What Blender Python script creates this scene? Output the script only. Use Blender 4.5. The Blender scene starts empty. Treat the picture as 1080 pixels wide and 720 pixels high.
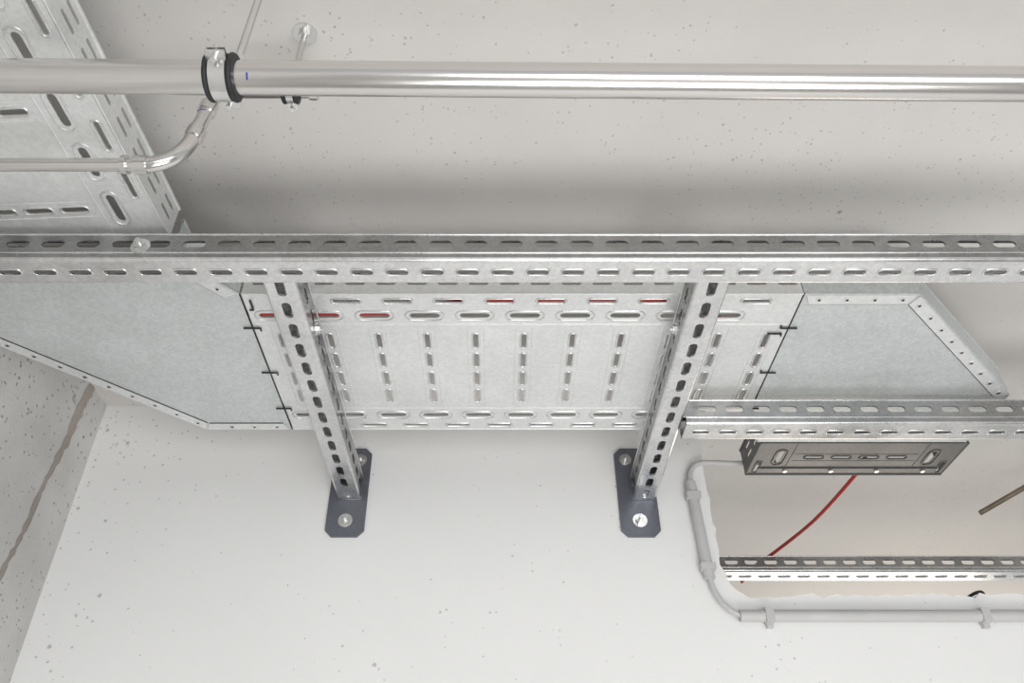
import bpy, math, random
from mathutils import Vector, Matrix
random.seed(4)
scene=bpy.context.scene
scene.view_settings.view_transform='Standard'

# ---------------- materials ----------------
def newmat(name):
    m=bpy.data.materials.new(name); m.use_nodes=True
    nt=m.node_tree; b=nt.nodes['Principled BSDF']
    return m,nt,b
def N(nt,t,**k):
    n=nt.nodes.new(t)
    for a,v in k.items(): setattr(n,a,v)
    return n
def simple(name,col,rough=.5,metal=0.,noise=0.0,nscale=40,bump=0.0):
    m,nt,b=newmat(name)
    b.inputs['Base Color'].default_value=(*col,1)
    b.inputs['Roughness'].default_value=rough; b.inputs['Metallic'].default_value=metal
    tc=N(nt,'ShaderNodeTexCoord')
    ns=N(nt,'ShaderNodeTexNoise'); ns.inputs['Scale'].default_value=nscale; ns.inputs['Detail'].default_value=2
    nt.links.new(tc.outputs['Object'],ns.inputs['Vector'])
    r=N(nt,'ShaderNodeMapRange'); r.inputs['From Min'].default_value=.3; r.inputs['From Max'].default_value=.7
    r.inputs['To Min'].default_value=1-noise; r.inputs['To Max'].default_value=1+noise
    nt.links.new(ns.outputs['Fac'],r.inputs['Value'])
    mx=N(nt,'ShaderNodeVectorMath',operation='SCALE'); mx.inputs[0].default_value=col
    nt.links.new(r.outputs[0],mx.inputs['Scale']); nt.links.new(mx.outputs[0],b.inputs['Base Color'])
    if bump>0:
        bp=N(nt,'ShaderNodeBump'); bp.inputs['Strength'].default_value=bump; bp.inputs['Distance'].default_value=.001
        nt.links.new(ns.outputs['Fac'],bp.inputs['Height']); nt.links.new(bp.outputs[0],b.inputs['Normal'])
    return m
def galv(name,col,rough,metal,spangle=.05,var=.06):
    m,nt,b=newmat(name)
    tc=N(nt,'ShaderNodeTexCoord')
    v=N(nt,'ShaderNodeTexVoronoi'); v.inputs['Scale'].default_value=200
    n=N(nt,'ShaderNodeTexNoise'); n.inputs['Scale'].default_value=8; n.inputs['Detail'].default_value=5; n.inputs['Roughness'].default_value=.65
    nt.links.new(tc.outputs['Object'],v.inputs['Vector']); nt.links.new(tc.outputs['Object'],n.inputs['Vector'])
    sep=N(nt,'ShaderNodeSeparateColor'); nt.links.new(v.outputs['Color'],sep.inputs[0])
    a=N(nt,'ShaderNodeMapRange'); a.inputs['To Min'].default_value=1-spangle; a.inputs['To Max'].default_value=1+spangle
    nt.links.new(sep.outputs[0],a.inputs['Value'])
    c=N(nt,'ShaderNodeMapRange'); c.inputs['From Min'].default_value=.3; c.inputs['From Max'].default_value=.7; c.inputs['To Min'].default_value=1-var; c.inputs['To Max'].default_value=1+var*.9
    nt.links.new(n.outputs['Fac'],c.inputs['Value'])
    mu=N(nt,'ShaderNodeMath',operation='MULTIPLY'); nt.links.new(a.outputs[0],mu.inputs[0]); nt.links.new(c.outputs[0],mu.inputs[1])
    s=N(nt,'ShaderNodeVectorMath',operation='SCALE'); s.inputs[0].default_value=col
    nt.links.new(mu.outputs[0],s.inputs['Scale']); nt.links.new(s.outputs[0],b.inputs['Base Color'])
    rr=N(nt,'ShaderNodeMapRange'); rr.inputs['From Min'].default_value=.3; rr.inputs['From Max'].default_value=.7; rr.inputs['To Min'].default_value=rough-.08; rr.inputs['To Max'].default_value=rough+.08
    nt.links.new(n.outputs['Fac'],rr.inputs['Value']); nt.links.new(rr.outputs[0],b.inputs['Roughness'])
    b.inputs['Metallic'].default_value=metal
    return m
def concrete(name,col,layers,blot=.06,bumpn=.25,grad=0.):
    """layers: (scale, threshold, rmax, darkness)"""
    m,nt,b=newmat(name)
    b.inputs['Roughness'].default_value=.75
    tc=N(nt,'ShaderNodeTexCoord')
    n=N(nt,'ShaderNodeTexNoise'); n.inputs['Scale'].default_value=2.5; n.inputs['Detail'].default_value=6; n.inputs['Roughness'].default_value=.6
    nt.links.new(tc.outputs['Object'],n.inputs['Vector'])
    c=N(nt,'ShaderNodeMapRange'); c.inputs['From Min'].default_value=.3; c.inputs['From Max'].default_value=.7; c.inputs['To Min'].default_value=1-blot; c.inputs['To Max'].default_value=1+blot*.6
    nt.links.new(n.outputs['Fac'],c.inputs['Value'])
    fac=c.outputs[0]; hsum=None
    clr=N(nt,'ShaderNodeMapRange'); clr.inputs['From Min'].default_value=.35; clr.inputs['From Max'].default_value=.65; clr.inputs['To Min'].default_value=-.25; clr.inputs['To Max'].default_value=.12
    nt.links.new(n.outputs['Fac'],clr.inputs['Value'])
    cl_out=clr.outputs[0]
    if grad:   # casting pores crowd towards the formwork corner
        sx=N(nt,'ShaderNodeSeparateXYZ'); nt.links.new(tc.outputs['Object'],sx.inputs[0])
        g=N(nt,'ShaderNodeMapRange'); g.inputs['From Min'].default_value=-.60; g.inputs['From Max'].default_value=-.90; g.inputs['To Min'].default_value=0; g.inputs['To Max'].default_value=grad
        nt.links.new(sx.outputs[0],g.inputs['Value'])
        ga=N(nt,'ShaderNodeMath',operation='ADD'); nt.links.new(g.outputs[0],ga.inputs[0]); nt.links.new(cl_out,ga.inputs[1]); cl_out=ga.outputs[0]
    wn=N(nt,'ShaderNodeTexNoise'); wn.inputs['Scale'].default_value=150; wn.inputs['Detail'].default_value=1
    nt.links.new(tc.outputs['Object'],wn.inputs['Vector'])
    ws=N(nt,'ShaderNodeVectorMath',operation='SCALE'); ws.inputs['Scale'].default_value=.005
    nt.links.new(wn.outputs['Color'],ws.inputs[0])
    wa=N(nt,'ShaderNodeVectorMath',operation='ADD'); nt.links.new(tc.outputs['Object'],wa.inputs[0]); nt.links.new(ws.outputs[0],wa.inputs[1])
    for (sc,th,rm,dk) in layers:
        v=N(nt,'ShaderNodeTexVoronoi'); v.inputs['Scale'].default_value=sc
        nt.links.new(wa.outputs[0],v.inputs['Vector'])
        sep=N(nt,'ShaderNodeSeparateColor'); nt.links.new(v.outputs['Color'],sep.inputs[0])
        ad=N(nt,'ShaderNodeMath',operation='ADD'); nt.links.new(sep.outputs[0],ad.inputs[0]); nt.links.new(cl_out,ad.inputs[1])
        r=N(nt,'ShaderNodeMapRange'); r.inputs['From Min'].default_value=th; r.inputs['From Max'].default_value=1.05; r.inputs['To Min'].default_value=0; r.inputs['To Max'].default_value=rm
        nt.links.new(ad.outputs[0],r.inputs['Value'])
        d=N(nt,'ShaderNodeMath',operation='SUBTRACT'); nt.links.new(r.outputs[0],d.inputs[0]); nt.links.new(v.outputs['Distance'],d.inputs[1])
        p=N(nt,'ShaderNodeMapRange'); p.inputs['From Min'].default_value=0; p.inputs['From Max'].default_value=.06; p.inputs['To Min'].default_value=1; p.inputs['To Max'].default_value=0
        nt.links.new(d.outputs[0],p.inputs['Value'])
        q=N(nt,'ShaderNodeMapRange'); q.inputs['To Min'].default_value=1-dk; q.inputs['To Max'].default_value=1
        nt.links.new(p.outputs[0],q.inputs['Value'])
        m2=N(nt,'ShaderNodeMath',operation='MULTIPLY'); nt.links.new(fac,m2.inputs[0]); nt.links.new(q.outputs[0],m2.inputs[1]); fac=m2.outputs[0]
        if hsum is None: hsum=p.outputs[0]
        else:
            m3=N(nt,'ShaderNodeMath',operation='ADD'); nt.links.new(hsum,m3.inputs[0]); nt.links.new(p.outputs[0],m3.inputs[1]); hsum=m3.outputs[0]
    s=N(nt,'ShaderNodeVectorMath',operation='SCALE'); s.inputs[0].default_value=col
    nt.links.new(fac,s.inputs['Scale']); nt.links.new(s.outputs[0],b.inputs['Base Color'])
    fm=N(nt,'ShaderNodeMath',operation='MULTIPLY'); fm.inputs[1].default_value=.3; nt.links.new(wn.outputs['Fac'],fm.inputs[0])
    ha=N(nt,'ShaderNodeMath',operation='ADD'); nt.links.new(fm.outputs[0],ha.inputs[0])
    if hsum is not None: nt.links.new(hsum,ha.inputs[1])
    bp=N(nt,'ShaderNodeBump'); bp.inputs['Strength'].default_value=bumpn; bp.inputs['Distance'].default_value=.003
    nt.links.new(ha.outputs[0],bp.inputs['Height']); nt.links.new(bp.outputs[0],b.inputs['Normal'])
    return m

M_ceil=concrete('raw_concrete_ceiling',(.655,.635,.612),[(62,.46,.20,.28),(125,.48,.31,.26),(20,.90,.11,.45)],.06,.42)
M_wall=concrete('painted_concrete_white',(.84,.838,.83),[(30,.74,.16,.38),(80,.66,.23,.34)],.02,.28,.40)
M_wallL=concrete('raw_concrete_wall',(.63,.62,.605),[(40,.30,.22,.4),(90,.25,.32,.38),(12,.6,.2,.18)],.22,.9)
M_seam=concrete('mortar_seam',(.40,.355,.32),[(80,.3,.3,.4)],.3,1.)
M_floor=simple('floor_screed',(.55,.545,.535),.8,0,.1,4)
M_galv=galv('galvanised_sheet',(.75,.76,.755),.46,.55,.05,.07)
M_galvS=galv('galvanised_smooth',(.60,.625,.625),.50,.52,.07,.07)
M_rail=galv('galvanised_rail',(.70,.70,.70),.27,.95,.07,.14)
M_railShade=galv('galvanised_rail_flank_shaded',(.36,.36,.36),.30,.95,.07,.22)  # same zinc as the rail, flank shading painted in as a darker colour
M_dark=galv('galvanised_shaded',(.12,.117,.113),.42,.45,.10,.15)  # zinc of the end tray, its dimmer light painted into the colour
M_plate=galv('base_plate_steel',(.17,.18,.21),.45,.6,.04)
M_bolt=simple('zinc_bolt',(.72,.72,.71),.25,.95,.05,80)
M_rim=galv('embossed_edge_zinc',(.76,.76,.76),.28,.9,.03)
M_black=simple('black_line',(.02,.02,.02),.6,0,.1)
M_rubber=simple('black_rubber',(.018,.018,.02),.55,0,.2,60,.2)
M_red=simple('red_cable_sheath',(.36,.018,.014),.4,0,.1)
M_conduit=simple('grey_pvc',(.54,.535,.53),.45,0,.04,20)
M_brown=simple('weathered_rod',(.20,.16,.12),.5,.5,.2)
M_blue=simple('blue_marker',(.03,.04,.35),.4,0,.1)
# stainless pipe
m,nt,b=newmat('stainless_pipe'); b.inputs['Metallic'].default_value=1; b.inputs['Base Color'].default_value=(.69,.67,.655,1)
tc=N(nt,'ShaderNodeTexCoord'); mp=N(nt,'ShaderNodeMapping'); mp.inputs['Scale'].default_value=(2,60,60)
n=N(nt,'ShaderNodeTexNoise'); n.inputs['Scale'].default_value=3; n.inputs['Detail'].default_value=4
nt.links.new(tc.outputs['Object'],mp.inputs[0]); nt.links.new(mp.outputs[0],n.inputs['Vector'])
r=N(nt,'ShaderNodeMapRange'); r.inputs['To Min'].default_value=.12; r.inputs['To Max'].default_value=.30
nt.links.new(n.outputs['Fac'],r.inputs['Value']); nt.links.new(r.outputs[0],b.inputs['Roughness'])
M_pipe=m

# ---------------- builder ----------------
class B:
    def __init__(s): s.v=[];s.f=[];s.m=[];s.sm=[];s.mats=[]
    def mi(s,mat):
        if mat not in s.mats: s.mats.append(mat)
        return s.mats.index(mat)
    def add(s,vs,fs,mat,M=None,smooth=False):
        o=len(s.v); k=s.mi(mat)
        for p in vs:
            p=Vector(p)
            s.v.append(M@p if M else p)
        for f in fs: s.f.append([i+o for i in f]); s.m.append(k); s.sm.append(smooth)
    def sheet(s,outline,holes,t,mat,M):
        cu=bpy.data.curves.new('t','CURVE'); cu.dimensions='2D'; cu.fill_mode='BOTH'; cu.extrude=t/2
        for lp in [outline]+holes:
            sp=cu.splines.new('POLY'); sp.points.add(len(lp)-1)
            for i,p in enumerate(lp): sp.points[i].co=(p[0],p[1],0,1)
            sp.use_cyclic_u=True
        ob=bpy.data.objects.new('t',cu); me=bpy.data.meshes.new_from_object(ob)
        s.add([v.co.copy() for v in me.vertices],[list(p.vertices) for p in me.polygons],mat,M)
        bpy.data.objects.remove(ob); bpy.data.meshes.remove(me); bpy.data.curves.remove(cu)
    def box(s,lo,hi,mat,M=None):
        x0,y0,z0=lo;x1,y1,z1=hi
        vs=[(x0,y0,z0),(x1,y0,z0),(x1,y1,z0),(x0,y1,z0),(x0,y0,z1),(x1,y0,z1),(x1,y1,z1),(x0,y1,z1)]
        s.add(vs,[(0,3,2,1),(4,5,6,7),(0,1,5,4),(1,2,6,5),(2,3,7,6),(3,0,4,7)],mat,M)
    def tube(s,pts,r,mat,M=None,seg=12,closed=False,caps=True,sc=1.0):
        pts=[Vector(p) for p in pts]; n=len(pts); rs=r if isinstance(r,list) else [r]*n
        vs=[];fs=[]; prev=None
        for i in range(n):
            if closed: t=(pts[(i+1)%n]-pts[i-1])
            else: t=pts[min(i+1,n-1)]-pts[max(i-1,0)]
            t.normalize()
            if prev is None:
                a=Vector((0,0,1)) if abs(t.z)<.9 else Vector((1,0,0))
                u=t.cross(a).normalized()
            else: u=(prev-t*prev.dot(t)).normalized()
            prev=u; w=t.cross(u)
            for j in range(seg):
                an=2*math.pi*j/seg
                vs.append(pts[i]+(u*math.cos(an)+w*math.sin(an))*rs[i])
        m=n if closed else n-1
        for i in range(m):
            for j in range(seg):
                a=i*seg+j; b2=i*seg+(j+1)%seg; c=((i+1)%n)*seg+(j+1)%seg; d=((i+1)%n)*seg+j
                fs.append((a,b2,c,d))
        s.add(vs,fs,mat,M,True)
        if caps and not closed:
            s.add(vs[:seg],[tuple(range(seg))][::1],mat,M); s.add(vs[-seg:],[tuple(reversed(range(seg)))],mat,M)
    def prism(s,c,axis,r,h,mat,n=6,M=None,smooth=False):
        """n-gon prism starting at c along axis"""
        c=Vector(c);ax=Vector(axis).normalized(); a=Vector((0,0,1)) if abs(ax.z)<.9 else Vector((1,0,0))
        u=ax.cross(a).normalized(); w=ax.cross(u)
        vs=[c+(u*math.cos(2*math.pi*j/n)+w*math.sin(2*math.pi*j/n))*r for j in range(n)]
        vs+= [p+ax*h for p in vs]
        s.add(vs,[(j,(j+1)%n,n+(j+1)%n,n+j) for j in range(n)],mat,M,smooth)
        s.add(vs,[tuple(reversed(range(n))),tuple(range(n,2*n))],mat,M)
    def bolt(s,c,axis,r=.009,M=None,stud=.0):
        ax=Vector(axis).normalized(); c=Vector(c)
        s.prism(c,ax,r*1.55,.002,M_bolt,20,M)
        s.prism(c+ax*.002,ax,r,r*.75,M_bolt,6,M)
        if stud: s.prism(c+ax*(.002+r*.75),ax,r*.5,stud,M_bolt,12,M)
    def obj(s,name):
        me=bpy.data.meshes.new(name); me.from_pydata(s.v,[],s.f)
        for m in s.mats: me.materials.append(m)
        for p,k,sm in zip(me.polygons,s.m,s.sm): p.material_index=k; p.use_smooth=sm
        me.update()
        ob=bpy.data.objects.new(name,me); scene.collection.objects.link(ob)
        return ob
def stad(cx,cy,L,W,ang=0,n=5):
    r=W/2; h=max(L/2-r,1e-4); out=[]
    for k in range(n+1):
        a=-math.pi/2+math.pi*k/n; out.append((h+r*math.cos(a),r*math.sin(a)))
    for k in range(n+1):
        a=math.pi/2+math.pi*k/n; out.append((-h+r*math.cos(a),r*math.sin(a)))
    c,s=math.cos(ang),math.sin(ang)
    return [(cx+x*c-y*s,cy+x*s+y*c) for x,y in out]
def frame(o,u,v):
    u=Vector(u).normalized();v=Vector(v).normalized();w=u.cross(v)
    return Matrix(((u.x,v.x,w.x,o[0]),(u.y,v.y,w.y,o[1]),(u.z,v.z,w.z,o[2]),(0,0,0,1)))
R90=math.pi/2

# ---------------- room ----------------
HC=1.03; WY=1.6; WX=-.925; FZ=-1.55
b=B(); b.box((-1.2,-3.2,HC),(4.2,5.2,HC+.2),M_ceil); b.obj('ceiling')
b=B(); b.box((-1.2,-3.2,FZ-.1),(4.2,5.2,FZ),M_floor); b.obj('floor')
b=B(); b.box((WX-.2,-3.2,FZ),(WX,WY,HC),M_wallL)
# mortar seam, irregular
seam=[]
for i in range(160):
    z=-.6+1.63*i/159; y=1.452+.13*(z-.555)+random.uniform(-.002,.002)+.003*math.sin(z*31); w=random.uniform(.004,.010)+max(0,z-.7)*.025
    seam.append((y-w,y+w,z))
vs=[];fs=[]
for i,(a,c,z) in enumerate(seam):
    vs+=[(WX+.0005,a,z),(WX+.003,(a+c)/2,z),(WX+.0005,c,z)]
    if i: k=i*3; fs+=[(k-3,k-2,k+1,k),(k-2,k-1,k+2,k+1)]
b.add(vs,fs,M_seam)
b.obj('wall_left')
# back wall with the rough opening running up to the ceiling
out=[(WX-.2,FZ),(4.2,FZ),(4.2,HC),(1.9,HC),(1.9,.60)]
x=1.88
while x>.50:
    out.append((x,.576+random.uniform(-.006,.006))); x-=random.uniform(.008,.022)
out+=[(.496,.580),(.484,.588),(.475,.599),(.470,.612),(.468,.625)]
z=.64
while z<1.01:
    out.append((.462+random.uniform(-.003,.003),z)); z+=random.uniform(.010,.022)
out+=[(.463,HC),(WX-.2,HC)]
b=B(); b.sheet(out,[],.18,M_wall,frame((0,WY+.09,0),(1,0,0),(0,0,1)))
b.obj('wall_back')

# ---------------- rails ----------------
def rail(name,x0,x1,y0,y1,z0,z1,pitch=.05,ph=0.,bolts=()):
    b=B(); t=.0025; ch=.005
    L=x1-x0; n=int(L/pitch)-1
    # bottom face
    hs=[stad(.03+ph+i*pitch,(y1-y0)/2,.032,.010) for i in range(n)]
    b.sheet([(0,ch),(L,ch),(L,y1-y0-ch),(0,y1-y0-ch)],hs,t,M_rail,frame((x0,y0,z0+t/2),(1,0,0),(0,1,0)))
    for i in range(n):
        b.tube([(px+x0,py+y0,z0-.0003) for px,py in stad(.03+ph+i*pitch,(y1-y0)/2,.034,.012)],.0013,M_rim,seg=5,closed=True)
    h=z1-z0
    for yy,sg in ((y0,1),(y1,-1)):
        hs=[stad(.03+ph+.012+i*pitch,h*.62,.033,.0130) for i in range(n)]
        b.sheet([(0,ch),(L,ch),(L,h),(0,h)],hs,t,M_railShade,frame((x0,yy+sg*t/2,z0),(1,0,0),(0,0,1)))
        # rounded corner
        vs=[];fs=[];K=5
        for k in range(K+1):
            a=R90*k/K
            for X in (x0,x1): vs.append((X,yy+sg*(ch-ch*math.cos(a)),z0+ch-ch*math.sin(a)))
        fs=[(2*k,2*k+1,2*k+3,2*k+2) for k in range(K)]
        b.add(vs,fs,M_rail,None,True)
        # pressed longitudinal bead
        b.tube([(x0,yy,z0+h*.27),(x1,yy,z0+h*.27)],.0016,M_rail,seg=8)
        # returned top lip
        b.box((x0,min(yy,yy+sg*.010),z1-.0025),(x1,max(yy,yy+sg*.010),z1),M_rail)
        b.box((x0,min(yy+sg*.0085,yy+sg*.010),z1-.008),(x1,max(yy+sg*.0085,yy+sg*.010),z1-.0025),M_rail)
        b.tube([(x0,yy,z1-.001),(x1,yy,z1-.001)],.0018,M_rail,seg=8)
    for bx in bolts: b.bolt((bx,y0,z0+h*.5),(0,-1,0),.009,stud=.006)
    return b.obj(name)
rail('mounting_rail',WX+.002,2.0,.8206,.8716,.770,.820,bolts=(-.505,))
rail('mounting_rail',.346,1.9,1.256,1.314,.770,.822)
rail('mounting_rail',.2,2.4,1.955,2.02,.765,.806)

# ---------------- cantilever brackets ----------------
def bracket(xc,px0,px1,inner):
    b=B(); w=.050; z0=.785; z1=.838; y0=.873; y1=WY-.006; t=.0025; x0=xc-w/2; x1=xc+w/2
    L=y1-y0; pt=.0515; n=int((L-.03)/pt)+1; ch=.005
    hs=[stad(.025+i*pt,w/2,.037,.014) for i in range(n)]
    F=frame((x1,y0,z0+t/2),(0,1,0),(-1,0,0))
    b.sheet([(0,ch),(L,ch),(L,w-ch),(0,w-ch)],hs,t,M_rail,F)
    for i in range(n): b.tube([(px,py,.0018) for px,py in stad(.025+i*pt,w/2,.040,.017)],.0015,M_rim,M=F,seg=5,closed=True)
    for xx,sg in ((x0,1),(x1,-1)):
        hs=[stad(.022+i*pt,(z1-z0)*.5,.034,.013) for i in range(n)]
        b.sheet([(0,ch),(L,ch),(L,z1-z0),(0,z1-z0)],hs,t,M_railShade,frame((xx+sg*t/2,y0,z0),(0,1,0),(0,0,1)))
        vs=[]
        for k in range(6):
            a=R90*k/5
            for Y in (y0,y1): vs.append((xx+sg*(ch-ch*math.cos(a)),Y,z0+ch-ch*math.sin(a)))
        b.add(vs,[(2*k,2*k+1,2*k+3,2*k+2) for k in range(5)],M_rail,None,True)
        b.tube([(xx,y0,z1-.001),(xx,y1,z1-.001)],.0016,M_rail,seg=8)
        b.box((min(xx,xx+sg*.012),y0,z1-.0025),(max(xx,xx+sg*.012),y1,z1),M_rail)
    # end washer plate inside the profile
    b.box((x0+.006,y1-.03,z0+.004),(x1-.006,y1,z0+.012),M_rail)
    # base plate with clipped corners
    zb,zt=.700,.912; c=.014
    hs=[stad((px0+px1)/2,zb+.035,.02,.013,R90)]
    b.sheet([(px0+c,zb),(px1-c,zb),(px1,zb+c),(px1,zt-c),(px1-c,zt),(px0+c,zt),(px0,zt-c),(px0,zb+c)],hs,.006,M_plate,frame((0,WY-.0032,0),(1,0,0),(0,0,1)))
    b.bolt(((px0+px1)/2,WY-.0062,zb+.036),(0,-1,0),.010,stud=.014)
    b.bolt(((px0+px1)/2+inner*.018,WY-.0062,zt-.03),(0,-1,0),.009,stud=.012)
    # weld fillet
    b.tube([(x0,y1,z0),(x0,y1,z1),(x1,y1,z1),(x1,y1,z0)],.003,M_plate,seg=6,closed=True)
    # side bolts holding the profile
    for yy in (.905,.93+.1):
        b.bolt((xc+inner*w/2,yy,.812),(inner,0,0),.0075,stud=.004)
    return b.obj('cantilever_bracket')
bracket(-.3225,-.367,-.284,1)
bracket(.318,.262,.346,-1)

# ---------------- cable trays ----------------
TZ=.8405; TH=.058; P=.083
def tray(name,L,w,M,x0,mat=M_galv,detail=True,endlip=False):
    b=B(); t=.0014; holes=[]; rims=[]; cols=[]
    k=0; x=x0
    while x<L-.012:
        cols.append(x); x+=P
    for x in cols:
        for y in (.054,w-.054):
            if .032<x<L-.032: holes.append(stad(x,y,.050,.012)); rims.append(stad(x,y,.064,.024)); 
            elif x<=.032 or x>=L-.032: pass
        for f in (.1225,.179,.236,.2925):
            holes.append(stad(x,f*w/.415,.038,.0085,R90)); rims.append(stad(x,f*w/.415,.042,.0125,R90))
        xm=x+P/2
        for y in (.017,w-.017):
            if .025<xm<L-.025: holes.append(stad(xm,y,.045,.007)); rims.append(stad(xm,y,.050,.012))
    b.sheet([(0,.002),(L,.002),(L,w-.002),(0,w-.002)],holes,t,mat,M)
    for r in rims:
        b.tube([(px,py,-t/2-.0002) for px,py in r],.0015,M_rim if mat is M_galv else mat,M=M,seg=6,closed=True)
    # shallow pressed steps running across either side of each slot column
    for x in cols:
        for dx in (-.014,.014):
            if not (.01<x+dx<L-.01): continue
            b.tube([(x+dx,.085,-t/2+.0008),(x+dx,w-.085,-t/2+.0008)],.0015,mat,M=M,seg=8)
    for y in (.078,w-.078): b.tube([(.004,y,-t/2+.0010),(L-.004,y,-t/2+.0010)],.0018,mat,M=M,seg=8)
    n=int(L/.05)
    for yy in (0.,w):
        hs=[stad(.03+i*.05,.022,.032,.007) for i in range(n) if .03+i*.05<L-.02]
        hs+=[stad(.03+i*.05,.042,.032,.007) for i in range(n) if .03+i*.05<L-.02]
        F=M@frame((0,yy,0),(1,0,0),(0,0,1))
        b.sheet([(0,0),(L,0),(L,TH),(0,TH)],hs,t,mat,F)
        b.tube([(0,yy,TH),(L,yy,TH)],.0035,mat,M=M,seg=8)
        b.tube([(0,yy,0),(L,yy,0)],.0018,mat,M=M,seg=8)
    if endlip:
        b.tube([(L,0,-.001),(L,w,-.001)],.0022,mat,M=M,seg=8)
        b.box((L-.030,.02,-.0030),(L-.012,w-.02,-.0007),mat,M)
        for yy in (.05,.15,.25,.35): b.prism((L-.021,yy,-.003),(0,0,-1),.005,.003,M_bolt,6,M)
    return b.obj(name)
TY0,TY1=.975,1.39
tray('cable_tray',.492+.413-.004,TY1-TY0,Matrix.Translation((-.411,TY0,TZ)),-.370+.411)
# tray running towards the camera on the left
a3=math.radians(3)
Mleft=frame((-.484-.385*math.cos(a3),.866,TZ),(-math.sin(a3),-math.cos(a3),0),(math.cos(a3),-math.sin(a3),0))
tray('cable_tray',.95,.385,Mleft,.060)
Mright=frame((.975,1.446,TZ),(0,1,0),(-1,0,0))
tray('cable_tray',.135,.43,Mright,.06,M_dark,True,True)

def elbow(name,poly,free,joints,clips):
    b=B(); t=.0014
    M=Matrix.Translation((0,0,TZ))
    b.sheet(poly,[],t,M_galvS,M)
    cx=sum(p[0] for p in poly)/len(poly); cy=sum(p[1] for p in poly)/len(poly)
    for (p,q,strip) in free:
        p=Vector((*p,0));q=Vector((*q,0)); d=(q-p); L=d.length; d.normalize()
        nrm=Vector((-d.y,d.x,0))
        if nrm.dot(Vector((cx,cy,0))-p)<0: nrm=-nrm
        F=frame((p.x,p.y,TZ),d,(0,0,1))
        b.sheet([(0,0),(L,0),(L,TH),(0,TH)],[stad(.03+i*.05,.03,.006,.0055) for i in range(int(L/.05))],t,M_galvS,F)
        b.tube([p+Vector((0,0,TZ+TH)),q+Vector((0,0,TZ+TH))],.003,M_galvS,seg=8)
        b.tube([p+Vector((0,0,TZ)),q+Vector((0,0,TZ))],.0018,M_galvS,seg=8)
        if strip:
            sw=.022
            a=p+d*.004+nrm*.001; c=q-d*.004+nrm*.001
            vs=[(v.x,v.y,z) for z in (TZ-.0024,TZ-.0008) for v in (a,c,c+nrm*sw-d*0.008,a+nrm*sw+d*0.008)]
            b.add(vs,[(0,1,2,3),(4,5,6,7),(0,1,5,4),(1,2,6,5),(2,3,7,6),(3,0,4,7)],M_galv)
            e0=a+nrm*(sw+.0008)+d*.008;e1=c+nrm*(sw+.0008)-d*.008
            b.tube([(e0.x,e0.y,TZ-.0012),(e1.x,e1.y,TZ-.0012)],.0009,M_black,seg=5)
            k=int(L/.045)
            for i in range(k):
                o=a+d*(.022+i*.045)+nrm*sw*.5
                b.prism((o.x,o.y,TZ-.0022),(0,0,-1),.005,.0012,M_rim,12)
                b.prism((o.x,o.y,TZ-.0034),(0,0,-1),.0026,.0003,M_black,8)
    for (p,q) in joints:
        b.tube([(p[0],p[1],TZ-.0008),(q[0],q[1],TZ-.0008)],.0013,M_black,seg=6)
    for (x,y,dx,dy) in clips:
        pp=Vector((x,y,TZ-.003)); dd=Vector((dx,dy,0)); s=Vector((-dy,dx,0))*.5
        b.tube([pp-dd,pp,pp+dd,pp+dd+s*1.0],.0017,M_black,seg=6)
    return b.obj(name)
elbow('cable_tray_elbow',[(-.415,.975),(-.415,1.39),(-.585,1.39),(-.885,1.09),(-.885,.869),(-.484,.869),(-.484,.90)],
   [((-.415,1.39),(-.585,1.39),True),((-.585,1.39),(-.885,1.09),True),((-.885,1.09),(-.885,.869),False),((-.484,.869),(-.484,.90),False),((-.484,.90),(-.415,.975),True)],
   [((-.4135,.975),(-.4135,1.39)),((-.885,.8675),(-.484,.8675))],
   [(-.414,1.06,.014,.0),(-.414,1.19,.014,.0),(-.414,1.31,.014,.0),(-.4,1.0,.0,.012)])
elbow('cable_tray_elbow',[(.492,.975),(.676,.975),(.965,1.264),(.965,1.442),(.535,1.442),(.535,1.435),(.492,1.39)],
   [((.492,.975),(.676,.975),True),((.676,.975),(.965,1.264),True),((.965,1.264),(.965,1.442),False),((.535,1.435),(.492,1.39),False)],
   [((.4905,.975),(.4905,1.39)),((.965,1.444),(.535,1.444))],
   [(.490,1.06,-.014,.0),(.490,1.19,-.014,.0),(.490,1.31,-.014,.0),(.47,1.075,.012,.0)])

# ---------------- pipes ----------------
PY=.489
def py(x): return .7094-.0138*x
b=B()
b.tube([(WX+.001,PY,py(WX)),(-.3,PY,py(-.3)),(.4,PY,py(.4)),(2.4,PY,py(2.4))],.0175,M_pipe,seg=48)
# small felt-pen mark
vs=[]
for i in range(5):
    a=math.radians(218+i*6)
    for X in (-.2525,-.2508): vs.append((X,PY+.0177*math.cos(a),py(X)+.0177*math.sin(a)))
b.add(vs,[(2*i,2*i+1,2*i+3,2*i+2) for i in range(4)],M_blue)
b.obj('steel_water_pipe')
def arc(p0,p1,p2,n=8):
    p0,p1,p2=map(Vector,(p0,p1,p2)); return [p0*(1-t)**2+p1*2*t*(1-t)+p2*t*t for t in [i/n for i in range(n+1)]]
b=B(); Y=.634; zt=.893; zl=.750
A=[(-.240,Y,zt),(-.350,Y,zt)]
c1=arc((-.345,Y,zt),(-.366,Y,zt),(-.369,Y,zt-.024))
c2=arc((-.376,Y,.800),(-.383,Y,zl+.001),(-.424,Y,zl),12)
b.tube(A+c1[1:]+c2+[(WX+.001,Y,zl)],.008,M_pipe,seg=24)
b.tube(c2,.0095,M_pipe,seg=24)
b.tube([(-.3695,Y,.862),(-.376,Y,.800)],.0090,M_pipe,seg=24)
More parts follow.
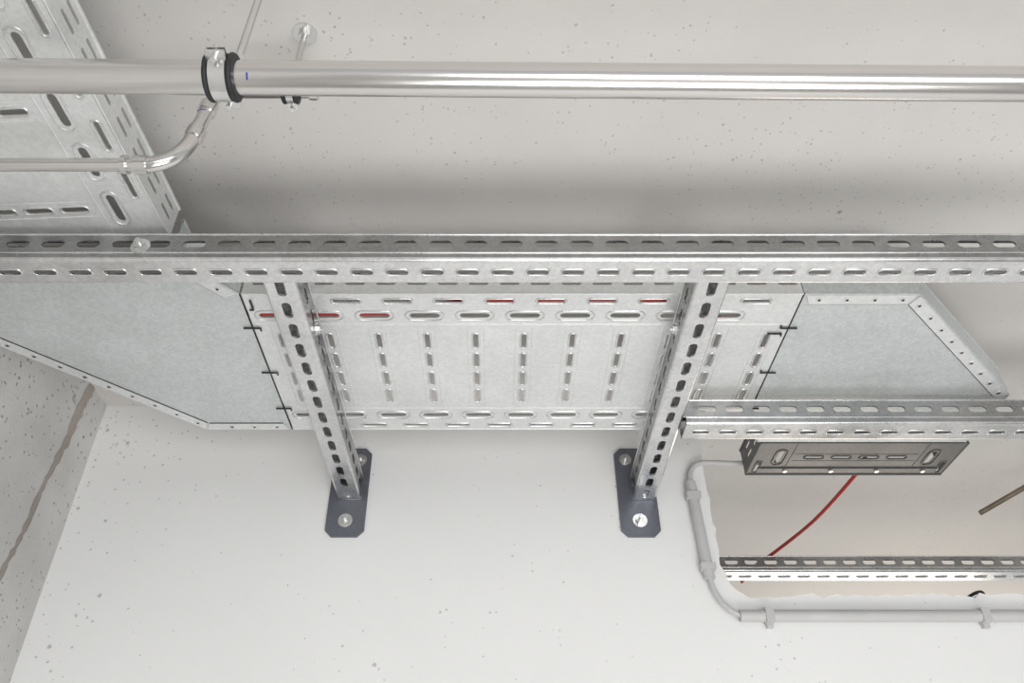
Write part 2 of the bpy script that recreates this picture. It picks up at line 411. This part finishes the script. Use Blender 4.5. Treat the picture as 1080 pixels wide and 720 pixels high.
for p,q in (((-.3742,Y,.815),(-.376,Y,.798)),((-.3693,Y,.866),(-.3712,Y,.850)),((-.418,Y,zl),(-.434,Y,zl)),((-.442,Y,zl),(-.448,Y,zl))):
    b.tube([p,q],.0115,M_pipe,seg=24)
b.tube([(-.3716,Y,.846),(-.3718,Y,.8445)],.0092,M_blue,seg=24)
b.tube([(-.245,Y,zt),(-.235,Y,zt)],.0105,M_pipe,seg=24)
b.obj('steel_branch_pipe')
def clamp(x,y,z,r,rodx,rody,w=.024):
    b=B()
    def ring(r0,r1,ww,mat,a0=0,a1=2*math.pi,n=40):
        vs=[];fs=[]
        for i in range(n+1):
            a=a0+(a1-a0)*i/n
            for rr,xx in ((r0,-ww/2),(r1,-ww/2),(r1,ww/2),(r0,ww/2)):
                vs.append((x+xx,y+rr*math.cos(a),z+rr*math.sin(a)))
        for i in range(n):
            for j in range(4): fs.append((i*4+j,i*4+(j+1)%4,(i+1)*4+(j+1)%4,(i+1)*4+j))
        b.add(vs,fs,mat,None,False)
    ring(r-.0005,r+.0045,w+.004,M_rubber)
    ring(r+.004,r+.0062,w-.009,M_bolt)
    for sx in (-1,1):   # raised rubber beads either side
        vs=[(x+sx*(w/2-.001),y+(r+.0045)*math.cos(2*math.pi*i/40),z+(r+.0045)*math.sin(2*math.pi*i/40)) for i in range(40)]
        b.tube(vs,.0030,M_rubber,seg=8,closed=True)
    # clamping ears front and back with screws
    for s in (-1,1):
        b.box((x-w/2+.003,y+s*(r+.005)-(.011 if s<0 else 0),z+.0015),(x+w/2-.003,y+s*(r+.005)+(.011 if s>0 else 0),z+.0040),M_bolt)
        b.box((x-w/2+.003,y+s*(r+.005)-(.011 if s<0 else 0),z-.0040),(x+w/2-.003,y+s*(r+.005)+(.011 if s>0 else 0),z-.0015),M_bolt)
        b.prism((x,y+s*(r+.011),z-.012),(0,0,1),.0032,.022,M_bolt,10)
        b.prism((x,y+s*(r+.011),z+.004),(0,0,1),.0055,.005,M_bolt,6)
    # top nut and threaded rod
    b.prism((rodx,rody,z+r+.005),(0,0,1),.0085,.016,M_bolt,6)
    pts=[];rs=[]; Z=z+r+.016; i=0
    while Z<HC-.001:
        pts.append((rodx,rody,Z)); rs.append(.0036 if i%2 else .0042); Z+=.0018; i+=1
    pts.append((rodx,rody,HC)); rs.append(.004)
    b.tube(pts,rs,M_bolt,seg=10)
    b.prism((rodx,rody,HC-.003),(0,0,1),.017,.003,M_bolt,24)
    b.prism((rodx,rody,HC-.011),(0,0,1),.0085,.008,M_bolt,6)
    return b.obj('pipe_clamp')
clamp(-.281,PY,py(-.281),.0175,-.2745,PY+.004,.026)
clamp(-.270,Y,zt,.008,-.2710,Y,.018)

# ---------------- conduit ----------------
b=B(); cy=WY-.0125
b.tube([(.4225,cy,.824),(.4310,cy,.606)],.0115,M_conduit,seg=20)
b.tube([(.478,cy,.531),(1.9,cy,.531)],.0115,M_conduit,seg=20)
c=arc((.4310,cy,.61),(.436,cy,.545),(.485,cy,.531),12)
b.tube(c,.0055,M_conduit,seg=12)
c=arc((.4225,cy,.815),(.420,cy,.878),(.475,cy,.872),12)
b.tube(c+[(.53,cy,.870),(.57,cy,.872),(.62,cy,.874)],.006,M_conduit,seg=12)
def clip(p,ax):
    p=Vector(p)
    if ax=='z': lo=(p.x-.015,p.y-.013,p.z-.007); hi=(p.x+.015,WY,p.z+.007)
    else: lo=(p.x-.008,p.y-.013,p.z-.014); hi=(p.x+.008,WY,p.z+.013)
    b.box(lo,hi,M_conduit)
    if ax=='x': b.box((p.x-.006,WY-.012,p.z-.022),(p.x+.006,WY,p.z-.014),M_conduit)
clip((.4240,cy,.79),'z'); clip((.430,cy,.63),'z'); clip((.535,cy,.531),'x'); clip((.96,cy,.531),'x'); clip((1.4,cy,.531),'x')
b.obj('electrical_conduit')

# ---------------- loose cables ----------------
b=B(); cz=TZ+.0070
pts=[(-.70,.97,cz),(-.5,1.03,cz),(-.38,1.030,cz),(-.28,1.030,cz),(-.17,1.027,cz),(-.09,1.010,cz),(-.02,.996,cz),(.08,.993,cz),(.16,.992,cz),(.25,.996,cz),(.36,1.04,cz),(.44,1.11,cz),(.6,1.25,cz),(.76,1.42,cz),(.792,1.56,cz),(.790,1.60,.842),(.752,1.77,.819),(.705,1.945,.813),(.68,2.03,.813),(.66,2.12,.80)]
pts=[Vector(p) for p in pts]
def smoothpts(P,n=6):
    o=[]
    for i in range(len(P)-1):
        p0=P[max(i-1,0)];p1=P[i];p2=P[i+1];p3=P[min(i+2,len(P)-1)]
        for k in range(n):
            t=k/n
            o.append(.5*((2*p1)+(p2-p0)*t+(2*p0-5*p1+4*p2-p3)*t*t+(3*p1-p0-3*p2+p3)*t**3))
    return o+[P[-1]]
sp=smoothpts(pts)
b.tube(sp,[.0055 if p.y<1.3 else max(.0042,.0055-.012*(p.y-1.3)) for p in sp],M_red,seg=10)
b.obj('red_cable')
b=B()
pp=[Vector(p) for p in [(.93,1.70,.584),(.97,1.66,.588),(.985,1.63,.592),(1.0,1.63,.593),(1.02,1.66,.588),(1.06,1.7,.584)]]
b.tube(smoothpts(pp),.0035,M_rubber,seg=8); b.obj('black_cable')
b=B()
b.tube([(1.235,1.90,.898),(1.53,1.77,1.0295)],.0065,M_brown,seg=12)
b.obj('steel_stay_rod')

# ---------------- light ----------------
w=bpy.data.worlds.new('w'); scene.world=w; w.use_nodes=True
bg=w.node_tree.nodes['Background']; bg.inputs[0].default_value=(.95,.98,1,1); bg.inputs[1].default_value=.62
def area(name,loc,tgt,sx,sy,e,col):
    l=bpy.data.lights.new(name,'AREA'); l.shape='RECTANGLE'; l.size=sx; l.size_y=sy; l.energy=e; l.color=col
    o=bpy.data.objects.new(name,l); scene.collection.objects.link(o); o.location=loc
    o.rotation_euler=(Vector(tgt)-Vector(loc)).to_track_quat('-Z','Y').to_euler(); return o
area('window_light',(1.0,-2.2,-.9),(0,1.4,.7),2.4,1.0,42,(1,1,1))
area('floor_fill_light',(.5,.2,-1.45),(.3,1.1,1.0),1.5,1.2,32,(1,.995,.985))  # added fill near the floor, brightens undersides from below; no actual lamp
area('next_room_warm_fill',(1.6,3.6,.2),(1.3,2.6,1.),1.0,1.0,13,(1,.90,.78))  # added warm fill aimed up, tints the ceiling beyond the opening beige

# ---------------- camera ----------------
cam=bpy.data.cameras.new('camera'); co=bpy.data.objects.new('camera',cam); scene.collection.objects.link(co)
cam.sensor_width=36; cam.lens=28.2; cam.shift_x=.0139; cam.clip_start=.02
co.rotation_euler=(math.radians(90+37.37),0,0)
scene.camera=co
